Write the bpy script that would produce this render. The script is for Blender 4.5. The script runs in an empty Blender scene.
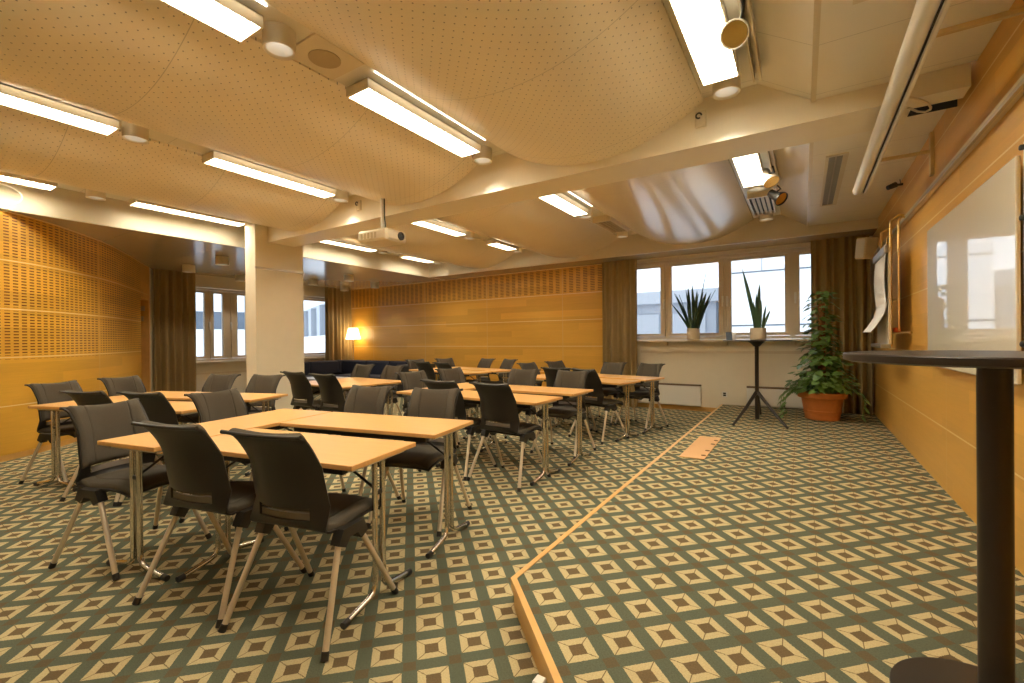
import bpy, bmesh, math, random
from mathutils import Vector, Matrix
PI = math.pi
R = math.radians
sc = bpy.context.scene
col = sc.collection
random.seed(7)

# ------------------------------------------------------------------ node helper
class N:
    """socket wrapper: python maths on shader sockets"""
    def __init__(s, t, k): s.t, s.k = t, k
    def m(s, op, *a, clamp=False):
        n = s.t.nodes.new('ShaderNodeMath'); n.operation = op; n.use_clamp = clamp
        for i, v in enumerate((s,) + a):
            if isinstance(v, N): s.t.links.new(v.k, n.inputs[i])
            else: n.inputs[i].default_value = v
        return N(s.t, n.outputs[0])
    def __add__(s, o): return s.m('ADD', o)
    def __sub__(s, o): return s.m('SUBTRACT', o)
    def __mul__(s, o): return s.m('MULTIPLY', o)
    def __truediv__(s, o): return s.m('DIVIDE', o)
    def fr(s): return s.m('FRACT')
    def fl(s): return s.m('FLOOR')
    def ab(s): return s.m('ABSOLUTE')
    def lt(s, o): return s.m('LESS_THAN', o)
    def gt(s, o): return s.m('GREATER_THAN', o)
    def mn(s, o): return s.m('MINIMUM', o)
    def mx(s, o): return s.m('MAXIMUM', o)
    def step(s, edge, w):          # 0 below edge, 1 above, soft over w
        return ((s - (edge - w / 2)) / w).m('ADD', 0.0, clamp=True)

class Mat:
    def __init__(s, name, rough=.5, metal=0., spec=.5):
        s.m = bpy.data.materials.new(name); s.m.use_nodes = True
        s.t = s.m.node_tree; s.b = s.t.nodes['Principled BSDF']
        s.b.inputs['Roughness'].default_value = rough
        s.b.inputs['Metallic'].default_value = metal
        s.b.inputs['Specular IOR Level'].default_value = spec
        s.c = {}
    def coord(s, kind='Object'):
        if kind not in s.c:
            n = s.t.nodes.new('ShaderNodeTexCoord') if kind != 'World' else s.t.nodes.new('ShaderNodeNewGeometry')
            s.c[kind] = n.outputs[kind if kind != 'World' else 'Position']
        return s.c[kind]
    def xyz(s, kind='Object'):
        n = s.t.nodes.new('ShaderNodeSeparateXYZ'); s.t.links.new(s.coord(kind), n.inputs[0])
        return [N(s.t, o) for o in n.outputs]
    def comb(s, x, y, z=0.):
        n = s.t.nodes.new('ShaderNodeCombineXYZ')
        for i, v in enumerate((x, y, z)):
            if isinstance(v, N): s.t.links.new(v.k, n.inputs[i])
            else: n.inputs[i].default_value = v
        return n.outputs[0]
    def noise(s, vec, scale, detail=2., rough=.5):
        n = s.t.nodes.new('ShaderNodeTexNoise'); n.inputs['Scale'].default_value = scale
        n.inputs['Detail'].default_value = detail; n.inputs['Roughness'].default_value = rough
        s.t.links.new(vec, n.inputs['Vector']); return N(s.t, n.outputs['Fac'])
    def white(s, vec):
        n = s.t.nodes.new('ShaderNodeTexWhiteNoise'); n.noise_dimensions = '3D'
        s.t.links.new(vec, n.inputs['Vector']); return N(s.t, n.outputs['Value'])
    def mix(s, f, a, b):
        n = s.t.nodes.new('ShaderNodeMix'); n.data_type = 'RGBA'
        for i, v in ((0, f), (6, a), (7, b)):
            if isinstance(v, N): s.t.links.new(v.k, n.inputs[i])
            elif i == 0: n.inputs[i].default_value = v
            else: n.inputs[i].default_value = (*v, 1)
        return N(s.t, n.outputs[2])
    def base(s, c):
        if isinstance(c, N): s.t.links.new(c.k, s.b.inputs['Base Color'])
        else: s.b.inputs['Base Color'].default_value = (*c, 1)
        return s
    def bump(s, h, strength=.2, dist=.01):
        n = s.t.nodes.new('ShaderNodeBump'); n.inputs['Strength'].default_value = strength
        n.inputs['Distance'].default_value = dist
        s.t.links.new(h.k, n.inputs['Height']); s.t.links.new(n.outputs[0], s.b.inputs['Normal'])
        return s

def tint(c, k): return tuple(min(1, max(0, v * k)) for v in c)
def simple(name, c, rough=.5, metal=0., var=.12, scale=8., spec=.5, bump=0.):
    M = Mat(name, rough, metal, spec)
    n = M.noise(M.coord('Object'), scale, 3.)
    M.base(M.mix(n, tint(c, 1 - var), tint(c, 1 + var)))
    if bump: M.bump(M.noise(M.coord('Object'), scale * 25, 2.), bump, .003)
    return M.m

def wood_panels(name, za, zb, pc, sw, rough=.32, vs=1.95, c0=(.56, .275, .062), margin=.0, vph=0.):
    """maple veneer panels; uv = metres along the wall, metres above the floor; slots between za and zb"""
    M = Mat(name, rough); u, z, _ = M.xyz('UV')
    pz = ((z - .065) / .545)
    pid = pz.fl(); fz = pz.fr()
    strip = (z / .136).fl()
    tone = M.white(M.comb((u / 2.6 + strip * .37).fl(), strip, 3.))
    grain = M.noise(M.comb(u * 1.3, z * 26., tone * 9.), 2.2, 4., .6)
    blot = M.noise(M.comb(u * .7, z * 3.2, 1.), 1.6, 2.)
    f = grain * .42 + tone * .40 + blot * .25 - .02
    cc = M.mix(f, tint(c0, .76), tint(c0, 1.2))
    hs = (fz - .5).ab().gt(.5 - .010)
    vsn = ((u / vs + vph).fr() - .5).ab().gt(.5 - .0032)
    cc = M.mix(hs, cc, (.86, .66, .36)); cc = M.mix(vsn * .8, cc, (.70, .46, .18))
    if zb > za:
        col_ = ((u / pc).fr() - .5).ab().lt(sw / pc / 2)
        row = ((z / .034).fr() - .5).ab().lt(.2)
        ok = z.gt(za) * z.lt(zb) * (fz - .5).ab().lt(.465) * ((u / vs + vph).fr() - .5).ab().lt(.485)
        slot = col_ * row * ok
        cc = M.mix(slot, cc, (.19, .070, .012))
        M.bump((slot * -1.) + 1., .35, .008)
    M.base(cc); return M.m

def perforated(name, c, rough, pitch=.072, r=.0052, dots=True, seam=1.2, spec=.5, coat=0.):
    """uv = metres across the ceiling curve, metres along it"""
    M = Mat(name, rough, spec=spec); u, v, _ = M.xyz('UV')
    cc = M.mix(M.noise(M.comb(u, v, 0.), 2.5, 2.), tint(c, .96), tint(c, 1.04))
    sm = ((v / seam).fr() - .5).ab().gt(.5 - .0026 / seam)
    cc = M.mix(sm * .55, cc, tint(c, .45))
    if dots:
        a = u / pitch; b = v / pitch
        def lat(o):
            x = (a + o).fr() - .5; y = (b + o).fr() - .5
            return (x * x + y * y).m('SQRT')
        d = lat(0.).mn(lat(.5)).lt(r / pitch)
        cc = M.mix(d, cc, tint(c, .42))
    if coat:
        M.b.inputs['Coat Weight'].default_value = coat; M.b.inputs['Coat Roughness'].default_value = .16 if dots else .3
    M.base(cc); return M.m

def carpet(name):
    M = Mat(name, .95, spec=.1); x, y, _ = M.xyz('World')
    p, ph = .1818, R(45.16)
    c, s = math.cos(ph), math.sin(ph)
    return M, x, y, p, c, s
def carpet_mat(name, ox, oy):
    M, x, y, p, c, s = carpet(name)
    cu, cv = ox * c + oy * s, -ox * s + oy * c
    vec = M.comb(x, y, 0.)
    j = (M.noise(vec, 160., 1.) - .5) * .03
    u = ((x * c + y * s) / p - cu + .5 + j).fr() - .5
    v = ((y * c - x * s) / p - cv + .5 + j).fr() - .5
    au, av = u.ab(), v.ab(); d = au.mx(av)
    pile = (M.noise(vec, 150., 4., .9) - .5) * 1.7 + .5
    big = M.noise(vec, 1.1, 2.)
    green = M.mix(pile, (.062, .075, .048), (.165, .185, .128))
    cream = M.mix(pile, (.40, .31, .15), (.74, .62, .36))
    brown = M.mix(pile, (.10, .068, .032), (.22, .155, .08))
    rust = M.mix(pile, (.10, .066, .03), (.19, .12, .056))
    cc = green
    lat = (au - .5).ab().mx((av - .5).ab())
    cc = M.mix(lat.lt(.135) * .7, cc, rust)
    cc = M.mix(d.lt(.335), cc, cream)
    diag = (au - av).ab().lt(.014) * d.lt(.335)
    cc = M.mix(diag * .8, cc, (.10, .065, .025))
    cc = M.mix(d.lt(.158), cc, brown)
    cc = M.mix(big * .22, cc, (.10, .09, .055))
    M.base(cc); M.bump(pile, .25, .004); return M.m

def emit(name, c, s):
    m = bpy.data.materials.new(name); m.use_nodes = True; t = m.node_tree
    t.nodes.remove(t.nodes['Principled BSDF'])
    e = t.nodes.new('ShaderNodeEmission'); e.inputs[0].default_value = (*c, 1); e.inputs[1].default_value = s
    t.links.new(e.outputs[0], t.nodes['Material Output'].inputs[0]); return m

def glass_mat(name):
    m = bpy.data.materials.new(name); m.use_nodes = True; t = m.node_tree
    t.nodes.remove(t.nodes['Principled BSDF'])
    tr = t.nodes.new('ShaderNodeBsdfTransparent'); tr.inputs[0].default_value = (.93, .96, .97, 1)
    g = t.nodes.new('ShaderNodeBsdfGlossy'); g.inputs['Roughness'].default_value = .02
    f = t.nodes.new('ShaderNodeFresnel'); f.inputs[0].default_value = 1.45
    mx = t.nodes.new('ShaderNodeMixShader')
    t.links.new(f.outputs[0], mx.inputs[0]); t.links.new(tr.outputs[0], mx.inputs[1]); t.links.new(g.outputs[0], mx.inputs[2])
    t.links.new(mx.outputs[0], t.nodes['Material Output'].inputs[0]); return m

# ------------------------------------------------------------------ mesh helper
class MB:
    def __init__(s): s.v, s.f, s.uv, s.mi = [], [], {}, []
    def add(s, vs, fs, uvs=None, mi=0):
        o = len(s.v); s.v += [tuple(p) for p in vs]
        for i, f in enumerate(fs):
            s.f.append(tuple(o + k for k in f)); s.mi.append(mi)
            if uvs: s.uv[len(s.f) - 1] = uvs[i]
        return s
    def box(s, a, b, M=None, mi=0):
        x0, y0, z0 = a; x1, y1, z1 = b
        vs = [(x0, y0, z0), (x1, y0, z0), (x1, y1, z0), (x0, y1, z0), (x0, y0, z1), (x1, y0, z1), (x1, y1, z1), (x0, y1, z1)]
        if M: vs = [M @ Vector(p) for p in vs]
        return s.add(vs, [(0, 3, 2, 1), (4, 5, 6, 7), (0, 1, 5, 4), (1, 2, 6, 5), (2, 3, 7, 6), (3, 0, 4, 7)], mi=mi)
    def rbox(s, a, b, r=.01, M=None):
        """box with chamfered vertical and horizontal edges"""
        x0, y0, z0 = a; x1, y1, z1 = b
        def ring(z, i):
            return [(x0 + r + i - r, y0 + r, z), (x0 + r, y0 + i, z), (x1 - r, y0 + i, z), (x1 - i, y0 + r, z), (x1 - i, y1 - r, z), (x1 - r, y1 - i, z), (x0 + r, y1 - i, z), (x0 + i, y1 - r, z)]
        rs = [ring(z0, r * .7), ring(z0 + r, 0), ring(z1 - r, 0), ring(z1, r * .7)]
        vs = [p for q in rs for p in q]; fs = []
        for k in range(3):
            for i in range(8): fs.append((k * 8 + i, k * 8 + (i + 1) % 8, k * 8 + 8 + (i + 1) % 8, k * 8 + 8 + i))
        fs.append(tuple(range(7, -1, -1))); fs.append(tuple(range(24, 32)))
        if M: vs = [M @ Vector(p) for p in vs]
        return s.add(vs, fs)
    def tube(s, pts, r, n=10, caps=True):
        pts = [Vector(p) for p in pts]; rs = r if isinstance(r, (list, tuple)) else [r] * len(pts)
        vs, fs = [], []; up = None
        for i, p in enumerate(pts):
            d = (pts[min(i + 1, len(pts) - 1)] - pts[max(i - 1, 0)]).normalized()
            if up is None:
                up = Vector((0, 0, 1)) if abs(d.z) < .9 else Vector((1, 0, 0))
            a = d.cross(up).normalized(); up = a.cross(d).normalized()
            for k in range(n):
                t = 2 * PI * k / n; vs.append(p + (a * math.cos(t) + up * math.sin(t)) * rs[i])
        for i in range(len(pts) - 1):
            for k in range(n): fs.append((i * n + k, i * n + (k + 1) % n, (i + 1) * n + (k + 1) % n, (i + 1) * n + k))
        if caps: fs.append(tuple(range(n - 1, -1, -1))); fs.append(tuple((len(pts) - 1) * n + k for k in range(n)))
        return s.add(vs, fs)
    def lathe(s, prof, n=32, M=None, close=True):
        vs, fs = [], []
        for (r, z) in prof:
            for k in range(n): t = 2 * PI * k / n; vs.append((r * math.cos(t), r * math.sin(t), z))
        for i in range(len(prof) - 1):
            for k in range(n): fs.append((i * n + k, i * n + (k + 1) % n, (i + 1) * n + (k + 1) % n, (i + 1) * n + k))
        if close: fs.append(tuple(range(n - 1, -1, -1))); fs.append(tuple((len(prof) - 1) * n + k for k in range(n)))
        if M: vs = [M @ Vector(p) for p in vs]
        return s.add(vs, fs)
    def prism(s, poly, h0, h1, fn):
        """poly of 2d points; fn(a, b, h) -> 3d"""
        n = len(poly)
        vs = [fn(a, b, h0) for a, b in poly] + [fn(a, b, h1) for a, b in poly]
        return s.add(vs, [tuple(range(n - 1, -1, -1)), tuple(range(n, 2 * n))] + [(i, (i + 1) % n, n + (i + 1) % n, n + i) for i in range(n)])
    def shell(s, fn, us, vs_, t0, t1, skip=()):
        """thick sheet: fn(u,v)->point; offsets t0,t1 (numbers or functions of u,v) along the inner normal"""
        nu, nv = len(us), len(vs_); P, Q = [], []
        g = lambda t, u, v: t(u, v) if callable(t) else t
        for v in vs_:
            for u in us:
                p = Vector(fn(u, v)); e = 1e-3
                n = (Vector(fn(u, v + e)) - Vector(fn(u, v - e))).cross(Vector(fn(u + e, v)) - Vector(fn(u - e, v))).normalized()
                P.append(p + n * g(t0, u, v)); Q.append(p + n * g(t1, u, v))
        N_ = nu * nv; fs = []; cnt = {}
        for j in range(nv - 1):
            for i in range(nu - 1):
                if (i, j) in skip: continue
                a, b, c, d = j * nu + i, j * nu + i + 1, (j + 1) * nu + i + 1, (j + 1) * nu + i
                fs.append((a, b, c, d)); fs.append((N_ + d, N_ + c, N_ + b, N_ + a))
                for e in ((a, b), (b, c), (c, d), (d, a)):
                    if (e[1], e[0]) in cnt: del cnt[(e[1], e[0])]
                    else: cnt[e] = 1
        for (a, b) in cnt: fs.append((b, a, N_ + a, N_ + b))
        return s.add(P + Q, fs)
    def mesh(s, name, mats, smooth=False, org=(0, 0, 0)):
        me = bpy.data.meshes.new(name)
        o = Vector(org)
        me.from_pydata([tuple(Vector(p) - o) for p in s.v], [], s.f)
        for m in (mats if isinstance(mats, (list, tuple)) else [mats]): me.materials.append(m)
        if s.uv:
            L = me.uv_layers.new(name='UVMap')
            for fi, p in enumerate(me.polygons):
                if fi in s.uv:
                    for k, li in enumerate(p.loop_indices): L.data[li].uv = s.uv[fi][k]
        for p, mi in zip(me.polygons, s.mi): p.material_index = mi
        bm = bmesh.new(); bm.from_mesh(me); bmesh.ops.recalc_face_normals(bm, faces=bm.faces); bm.to_mesh(me); bm.free()
        if smooth:
            for p in me.polygons: p.use_smooth = True
            me.set_sharp_from_angle(angle=R(smooth if smooth is not True else 40))
        me.update(); return me
    def build(s, name, mats, parent=None, smooth=False, org=(0, 0, 0)):
        o = bpy.data.objects.new(name, s.mesh(name, mats, smooth, org)); col.objects.link(o)
        o.location = org
        if parent: o.parent = parent
        return o
def tag(o, label, cat, group=None):
    o['label'] = label; o['category'] = cat
    if group: o['group'] = group
    return o
def thing(name, label, cat, loc=(0, 0, 0), rz=0., group=None):
    o = bpy.data.objects.new(name, None); col.objects.link(o); o.location = loc; o.rotation_euler = (0, 0, rz)
    o.empty_display_size = .1
    return tag(o, label, cat, group)
def struct(o): o['kind'] = 'structure'; return o
def copy_tree(o, parent=None):
    c = o.copy(); col.objects.link(c)
    if parent: c.parent = parent
    for ch in list(KIDS.get(o.name, [])): 
        d = copy_tree(ch, c); KIDS.setdefault(c.name, []).append(d)
    return c
KIDS = {}
def reg(root):
    """remember the children so copies can be made without slow scans"""
    for ch in root.children:
        KIDS.setdefault(root.name, []).append(ch); reg(ch)

# ------------------------------------------------------------------ materials
WARM = (1., .90, .70)
M_ = {}
M_['carpet'] = carpet_mat('patterned_carpet', -7.156 * 0 + -8.04016, 11.38625)
M_['carpet2'] = carpet_mat('patterned_carpet_stage', -3.93301, 11.35330)
M_['paint'] = simple('wall_paint', (.80, .73, .58), .75, var=.03)
M_['ceil_perf'] = perforated('perforated_ceiling', (.92, .83, .66), .38, r=.0044)
M_['ceil_gloss'] = perforated('satin_ceiling', (.84, .76, .61), .27, dots=True, pitch=.05, r=.0026, coat=.35)
M_['ceil_flat'] = perforated('flat_ceiling', (.86, .82, .72), .42, dots=False, seam=.62, coat=.12)
M_['soffit'] = perforated('lacquered_soffit', (.60, .52, .40), .22, dots=False, seam=1.2, coat=.7)
M_['soffit'].node_tree.nodes['Principled BSDF'].inputs['Coat Roughness'].default_value = .12
M_['fascia'] = simple('fascia_paint', (.66, .60, .48), .5, var=.02)
M_['beam'] = simple('beam_paint', (.86, .79, .64), .45, var=.02)
M_['wood_left'] = wood_panels('slotted_maple', 1.13, 2.79, .09, .056, c0=(.74, .40, .050), vs=2.24, vph=.58)
M_['wood_back'] = wood_panels('maple_back', 2.235, 2.79, .157, .09, c0=(.70, .38, .060), vph=.28)
M_['wood_right'] = wood_panels('maple_right', 0, 0, .1, .05, c0=(.72, .40, .083), vs=1.6, vph=.45)
M_['maple_edge'] = simple('maple_edge', (.70, .40, .12), .4, var=.12, scale=12)
def table_wood():
    M = Mat('beech_laminate', .33); x, y, z = M.xyz('Object')
    g = M.noise(M.comb(x * 1.2, y * 22., z), 3.5, 4., .6)
    M.base(M.mix(g, (.66, .345, .108), (.81, .465, .165))); return M.m
M_['beech'] = table_wood()
M_['chrome'] = simple('chrome', (.66, .62, .55), .16, 1., var=.04)
M_['champagne'] = simple('champagne_lacquer', (.72, .62, .47), .34, .35, var=.05)
M_['black'] = simple('black_plastic', (.022, .019, .016), .42, var=.15)
M_['shell'] = simple('chair_shell_plastic', (.018, .0145, .011), .40, var=.15, scale=5)
def fabric():
    M = Mat('charcoal_fabric', .9, spec=.25)
    w = M.noise(M.coord('Object'), 420., 2., .7)
    M.base(M.mix(w, (.052, .044, .032), (.128, .110, .083))); M.bump(w, .3, .002); return M.m
M_['fabric'] = fabric()
M_['cream'] = simple('cream_lacquer', (.74, .66, .50), .38, var=.02)
M_['white'] = simple('white_lacquer', (.80, .78, .72), .35, var=.02)
M_['alu'] = simple('aluminium', (.55, .50, .43), .28, .9, var=.04)
M_['brass'] = simple('brass_coloured_metal', (.72, .50, .20), .28, .85, var=.05)
M_['iron'] = simple('black_table_metal', (.036, .027, .020), .36, .2, var=.2)
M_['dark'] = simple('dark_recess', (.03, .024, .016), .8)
M_['navy'] = simple('navy_upholstery', (.020, .022, .040), .8, var=.2, scale=60)
def drape():
    M = Mat('olive_curtain', .85, spec=.2); x, y, z = M.xyz('World')
    n = M.noise(M.comb(x * 60., y * 60., z * 4.), 3., 2.)
    M.base(M.mix(n, (.30, .212, .092), (.44, .325, .15))); return M.m
M_['drape'] = drape()
M_['terra'] = simple('terracotta', (.62, .20, .042), .62, var=.12, scale=14)
M_['leaf'] = simple('pothos_leaf', (.14, .26, .055), .34, var=.45, scale=9)
M_['snake'] = simple('snake_plant_leaf', (.05, .10, .045), .45, var=.4, scale=18)
M_['bark'] = simple('moss_pole_fibre', (.26, .115, .035), .9, var=.4, scale=40)
M_['pot'] = simple('cream_ceramic', (.66, .55, .38), .5, var=.03)
M_['paper'] = simple('paper', (.82, .80, .77), .7, var=.02)
M_['glass'] = glass_mat('window_glass')
M_['lamp'] = emit('tube_light', WARM, 13.)
M_['edge_glint'] = emit('edge_glint_emitter', WARM, 5.)  # for the added strips that imitate a reflected line on the ceiling
M_['halogen'] = emit('halogen_glow', (1., .93, .82), 1.6)
M_['shade'] = emit('lit_lampshade', (1., .74, .40), 3.4)
def boardmat():
    M = Mat('whiteboard_enamel', .3, spec=.5); M.base(M.mix(M.noise(M.coord('Object'), 3.), (.88, .82, .69), (.90, .84, .71)))
    M.b.inputs['Coat Weight'].default_value = 1.; M.b.inputs['Coat Roughness'].default_value = .03; return M.m
M_['board'] = boardmat()
M_['frame'] = simple('window_frame_paint', (.70, .60, .44), .4, var=.02)
M_['fac_white'] = simple('facade_white', (.86, .88, .90), .7, var=.03, scale=.6)
M_['fac_grey'] = simple('facade_grey', (.36, .39, .45), .6, var=.12, scale=1.5)
M_['fac_dark'] = simple('facade_glass', (.12, .15, .19), .2, var=.3, scale=.8)
M_['fac_mid'] = simple('facade_silver', (.44, .47, .52), .5, var=.1, scale=1.)
M_['gold'] = simple('gold_reflector', (.85, .55, .18), .18, 1., var=.05)
M_['mesh_grey'] = simple('grille_metal', (.50, .40, .24), .5, .2, var=.08)
M_['rad_grille'] = simple('radiator_grille', (.16, .11, .06), .6)
M_['slotgrey'] = simple('slot_grey', (.28, .26, .21), .35)
M_['goldpaint'] = simple('gold_paint', (.66, .52, .28), .4)
M_['orange'] = simple('orange_plastic', (.75, .12, .02), .5)

# ------------------------------------------------------------------ room shell
XW, YW, ZS, ZC, ZL, ZF = .885, 8.62, .145, 3.16, 2.80, 2.94
YB = -2.6                                   # wall behind the camera
b = MB().box((-12.4, YB - .1, -.2), (1.2, YW + .2, 0))
struct(b.build('floor', M_['carpet']))
# stage: carpeted platform with maple edging
sp = [(-1.2, 1.845), (XW, -.24), (XW, YW), (-1.2, YW)]
def inset(pts, d0, d1):    # inset the two visible edges
    k = d1 * math.sqrt(2)
    return [(-1.2 + d0, 1.845 + (k - d0)), (XW, -.24 + k), (XW, YW), (-1.2 + d0, YW)]
ip = inset(sp, .028, .028)
st = MB().prism(ip, 0, ZS - .001, lambda a, b_, h: (a, b_, h)).build('stage_platform', M_['carpet2'])
struct(st)
e = MB()
q0, q1 = sp, ip
e.prism([q0[3], q0[0], q1[0], q1[3]], ZS - .045, ZS + .003, lambda a, b_, h: (a, b_, h))
e.prism([q0[0], q0[1], q1[1], q1[0]], ZS - .045, ZS + .003, lambda a, b_, h: (a, b_, h))
jp = inset(sp, .014, .014)
e.prism([jp[3], jp[0], ip[0], ip[3]], 0, ZS - .045, lambda a, b_, h: (a, b_, h))
e.prism([jp[0], jp[1], ip[1], ip[0]], 0, ZS - .045, lambda a, b_, h: (a, b_, h))
struct(e.build('trim_1', M_['maple_edge']))

def wall_strip(name, path, z0, z1, th, mat, side=1, u0=0.):
    """vertical wall along a 2d path with uv in metres; thickness th to the outside (side)"""
    m = MB(); n = len(path); L = [u0]
    for i in range(1, n): L.append(L[-1] + math.dist(path[i], path[i - 1]))
    nr = []
    for i in range(n):
        a = path[max(i - 1, 0)]; c = path[min(i + 1, n - 1)]
        d = Vector((c[0] - a[0], c[1] - a[1])).normalized(); nr.append((-d.y * side * th, d.x * side * th))
    vs, fs, uv = [], [], []
    for i in range(n):
        x, y = path[i]; ox, oy = nr[i]
        vs += [(x, y, z0), (x, y, z1), (x + ox, y + oy, z0), (x + ox, y + oy, z1)]
    for i in range(n - 1):
        a, c = i * 4, i * 4 + 4
        fs += [(a, c, c + 1, a + 1), (a + 2, a + 3, c + 3, c + 2), (a + 1, c + 1, c + 3, a + 3), (a, a + 2, c + 2, c)]
        q = [(L[i], z0), (L[i + 1], z0), (L[i + 1], z1), (L[i], z1)]
        uv += [q, [q[0], q[3], q[2], q[1]], [q[3], q[2], q[2], q[3]], [q[0], q[0], q[1], q[1]]]
    for a in (0, (n - 1) * 4):
        fs.append((a, a + 1, a + 3, a + 2)); uv.append([(L[0], z0), (L[0], z1), (L[0], z1), (L[0], z0)])
    m.add(vs, fs, uv)
    return m.build(name, mat, smooth=30)
curve = [(-7.05, YB), (-7.06, -1.2), (-7.12, -.2), (-7.22, .5), (-7.33, .92), (-7.50, 1.25), (-7.65, 1.48), (-7.90, 1.76), (-8.24, 2.06), (-8.61, 2.38), (-9.07, 2.69), (-9.75, 3.09), (-10.28, 3.385)]
struct(wall_strip('wall_left', curve, .07, 2.82, .08, M_['wood_left'], 1))
struct(wall_strip('baseboard_left', [(x - .012, y - .006) for x, y in curve], 0, .07, .05, M_['maple_edge'], 1))
# doorway at the end of the curved wall
over = [(-10.28, 3.385), (-10.83, 3.70)]
struct(wall_strip('wall_left_over_door', over, 2.14, 2.82, .08, M_['wood_right'], 1))
dd = MB()
dv = Vector((-10.83 + 10.28, 3.70 - 3.385, 0)).normalized(); dn = Vector((-dv.y, dv.x, 0)) * -1
dn = Vector((-dv.y, dv.x, 0))
def P3(o, a, b_, z): return tuple(Vector((o[0], o[1], 0)) + dv * a + dn * b_ + Vector((0, 0, z)))
W_ = .634
for (a0, a1, b0, b1, z0, z1) in ((W_ - .03, W_ + .06, 0., .9, 0, 2.82), (-.0, W_, .8, .86, 0, 2.14), (-.02, .0, .08, .86, 0, 2.14), (0, W_, .08, .86, 2.14, 2.18)):
    dd.add([P3(over[0], a, b_, z) for z in (z0, z1) for a, b_ in ((a0, b0), (a1, b0), (a1, b1), (a0, b1))], [(0, 3, 2, 1), (4, 5, 6, 7), (0, 1, 5, 4), (1, 2, 6, 5), (2, 3, 7, 6), (3, 0, 4, 7)])
struct(dd.build('door_1', M_['maple_edge']))
struct(wall_strip('wall_left_end', [(-10.88, 3.73), (-11.3, 3.95)], 0, 2.82, .08, M_['paint'], 1))
for k, zz in enumerate((1.98, 1.78)):
    p0 = Vector(P3(over[0], W_ - .03, .06 + 0.02 * k, zz))
    mm = Matrix.Translation(p0) @ Matrix.Rotation(math.atan2(dv.y, dv.x), 4, 'Z')
    tag(MB().rbox((-.012, 0, -.05), (0, .09, .05), .004, mm).build('switch_plate', M_['alu'], org=p0),
        ('upper' if k == 0 else 'lower') + ' small metal switch plate on the doorway jamb by the curtain', 'switch', 'switch plates in the doorway')
# back wood wall, right wall, wall behind the camera
struct(wall_strip('wall_back', [(-11.5, YW), (-3.34, YW)], 0, 2.84, .12, M_['wood_back'], 1))
struct(wall_strip('wall_right', [(XW, YW), (XW, YB)], 0, 3.0, .12, M_['wood_right'], 1))
struct(MB().box((-8.5, YB - .12, 0), (XW + .12, YB, 3.2)).build('wall_behind', M_['paint']))
# window wall (right part of the back)
w = MB(); WX0, WX1, WZ0, WZ1 = -2.86, .62, 1.27, 2.74
w.box((-3.34, YW, 0), (XW, YW + .28, WZ0)); w.box((-3.34, YW, WZ1), (XW, YW + .28, 2.84))
w.box((-3.34, YW, WZ0), (WX0, YW + .28, WZ1)); w.box((WX1, YW, WZ0), (XW, YW + .28, WZ1))
struct(w.build('wall_window', M_['paint']))
struct(MB().box((-3.34, YW - .014, 0), (-1.2, YW, .075)).build('baseboard_back', M_['maple_edge']))
struct(MB().box((-2.6, YW - .022, 1.03), (.6, YW, 1.075)).build('trim_2', M_['frame']))
# left window wall X = -11.2 (parallel to right wall)
XL = -11.2; w = MB(); LZ0, LZ1 = .88, 2.53
w.box((XL - .25, 3.8, 0), (XL, YW, LZ0)); w.box((XL - .25, 3.8, LZ1), (XL, YW, 2.84))
w.box((XL - .25, 3.8, LZ0), (XL, 4.3, LZ1)); w.box((XL - .25, 8.35, LZ0), (XL, YW, LZ1))
struct(w.build('wall_window_left', M_['paint']))
struct(MB().box((XL, 4.5, .60), (XL + .012, 8.0, .63)).build('trim_3', M_['frame']))
# column with a thin metal rail
struct(MB().box((-7.05, 3.61, 0), (-6.77, 4.37, 3.16)).build('column', M_['paint']))
cr = MB().box((-6.77, 3.60, 2.385), (-6.755, 4.38, 2.415))
tag(cr.build('picture_rail', M_['alu'], org=(-6.77, 3.99, 2.4)), 'thin metal hanging rail across the face of the cream column', 'rail')

# ------------------------------------------------------------------ ceiling
def sheet(name, prof, y0, y1, mat, th=.03, nrm=1):
    """profile of (x, z) extruded in Y, uv = (arc length, y)"""
    m = MB(); L = [0.]
    for i in range(1, len(prof)): L.append(L[-1] + math.dist(prof[i], prof[i - 1]))
    vs, fs, uv = [], [], []
    for (x, z) in prof: vs += [(x, y0, z), (x, y1, z), (x, y0, z + th), (x, y1, z + th)]
    n = len(prof)
    for i in range(n - 1):
        a, c = i * 4, i * 4 + 4
        fs += [(a, a + 1, c + 1, c), (a + 2, c + 2, c + 3, a + 3), (a, c, c + 2, a + 2), (a + 1, a + 3, c + 3, c + 1)]
        q = [(L[i], y0), (L[i], y1), (L[i + 1], y1), (L[i + 1], y0)]
        uv += [q, [q[0], q[3], q[2], q[1]], [q[0], q[3], q[3], q[0]], [q[1], q[1], q[2], q[2]]]
    for a in (0, (n - 1) * 4):
        fs.append((a, a + 2, a + 3, a + 1)); uv.append([(0, y0), (0, y0), (0, y1), (0, y1)])
    m.add(vs, fs, uv); return struct(m.build(name, mat, smooth=35))
def arc(x0, x1, zb, zt=3.14, n=26):
    c, h = (x0 + x1) / 2, (x1 - x0) / 2
    return [(x, zb + (zt - zb) * (abs(x - c) / h) ** 2.1) for x in [x0 + (x1 - x0) * i / n for i in range(n + 1)]]
ARCS = [(-6.79, -4.99, 2.865), (-4.64, -2.80, 2.875), (-2.44, -.64, 2.87)]
STRIPS = [(-7.46, -6.79), (-4.99, -4.64), (-2.80, -2.44), (-.64, -.27)]
BAYS = [(YB, 3.80, 'ceil_perf'), (4.22, 8.03, 'ceil_gloss')]
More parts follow.
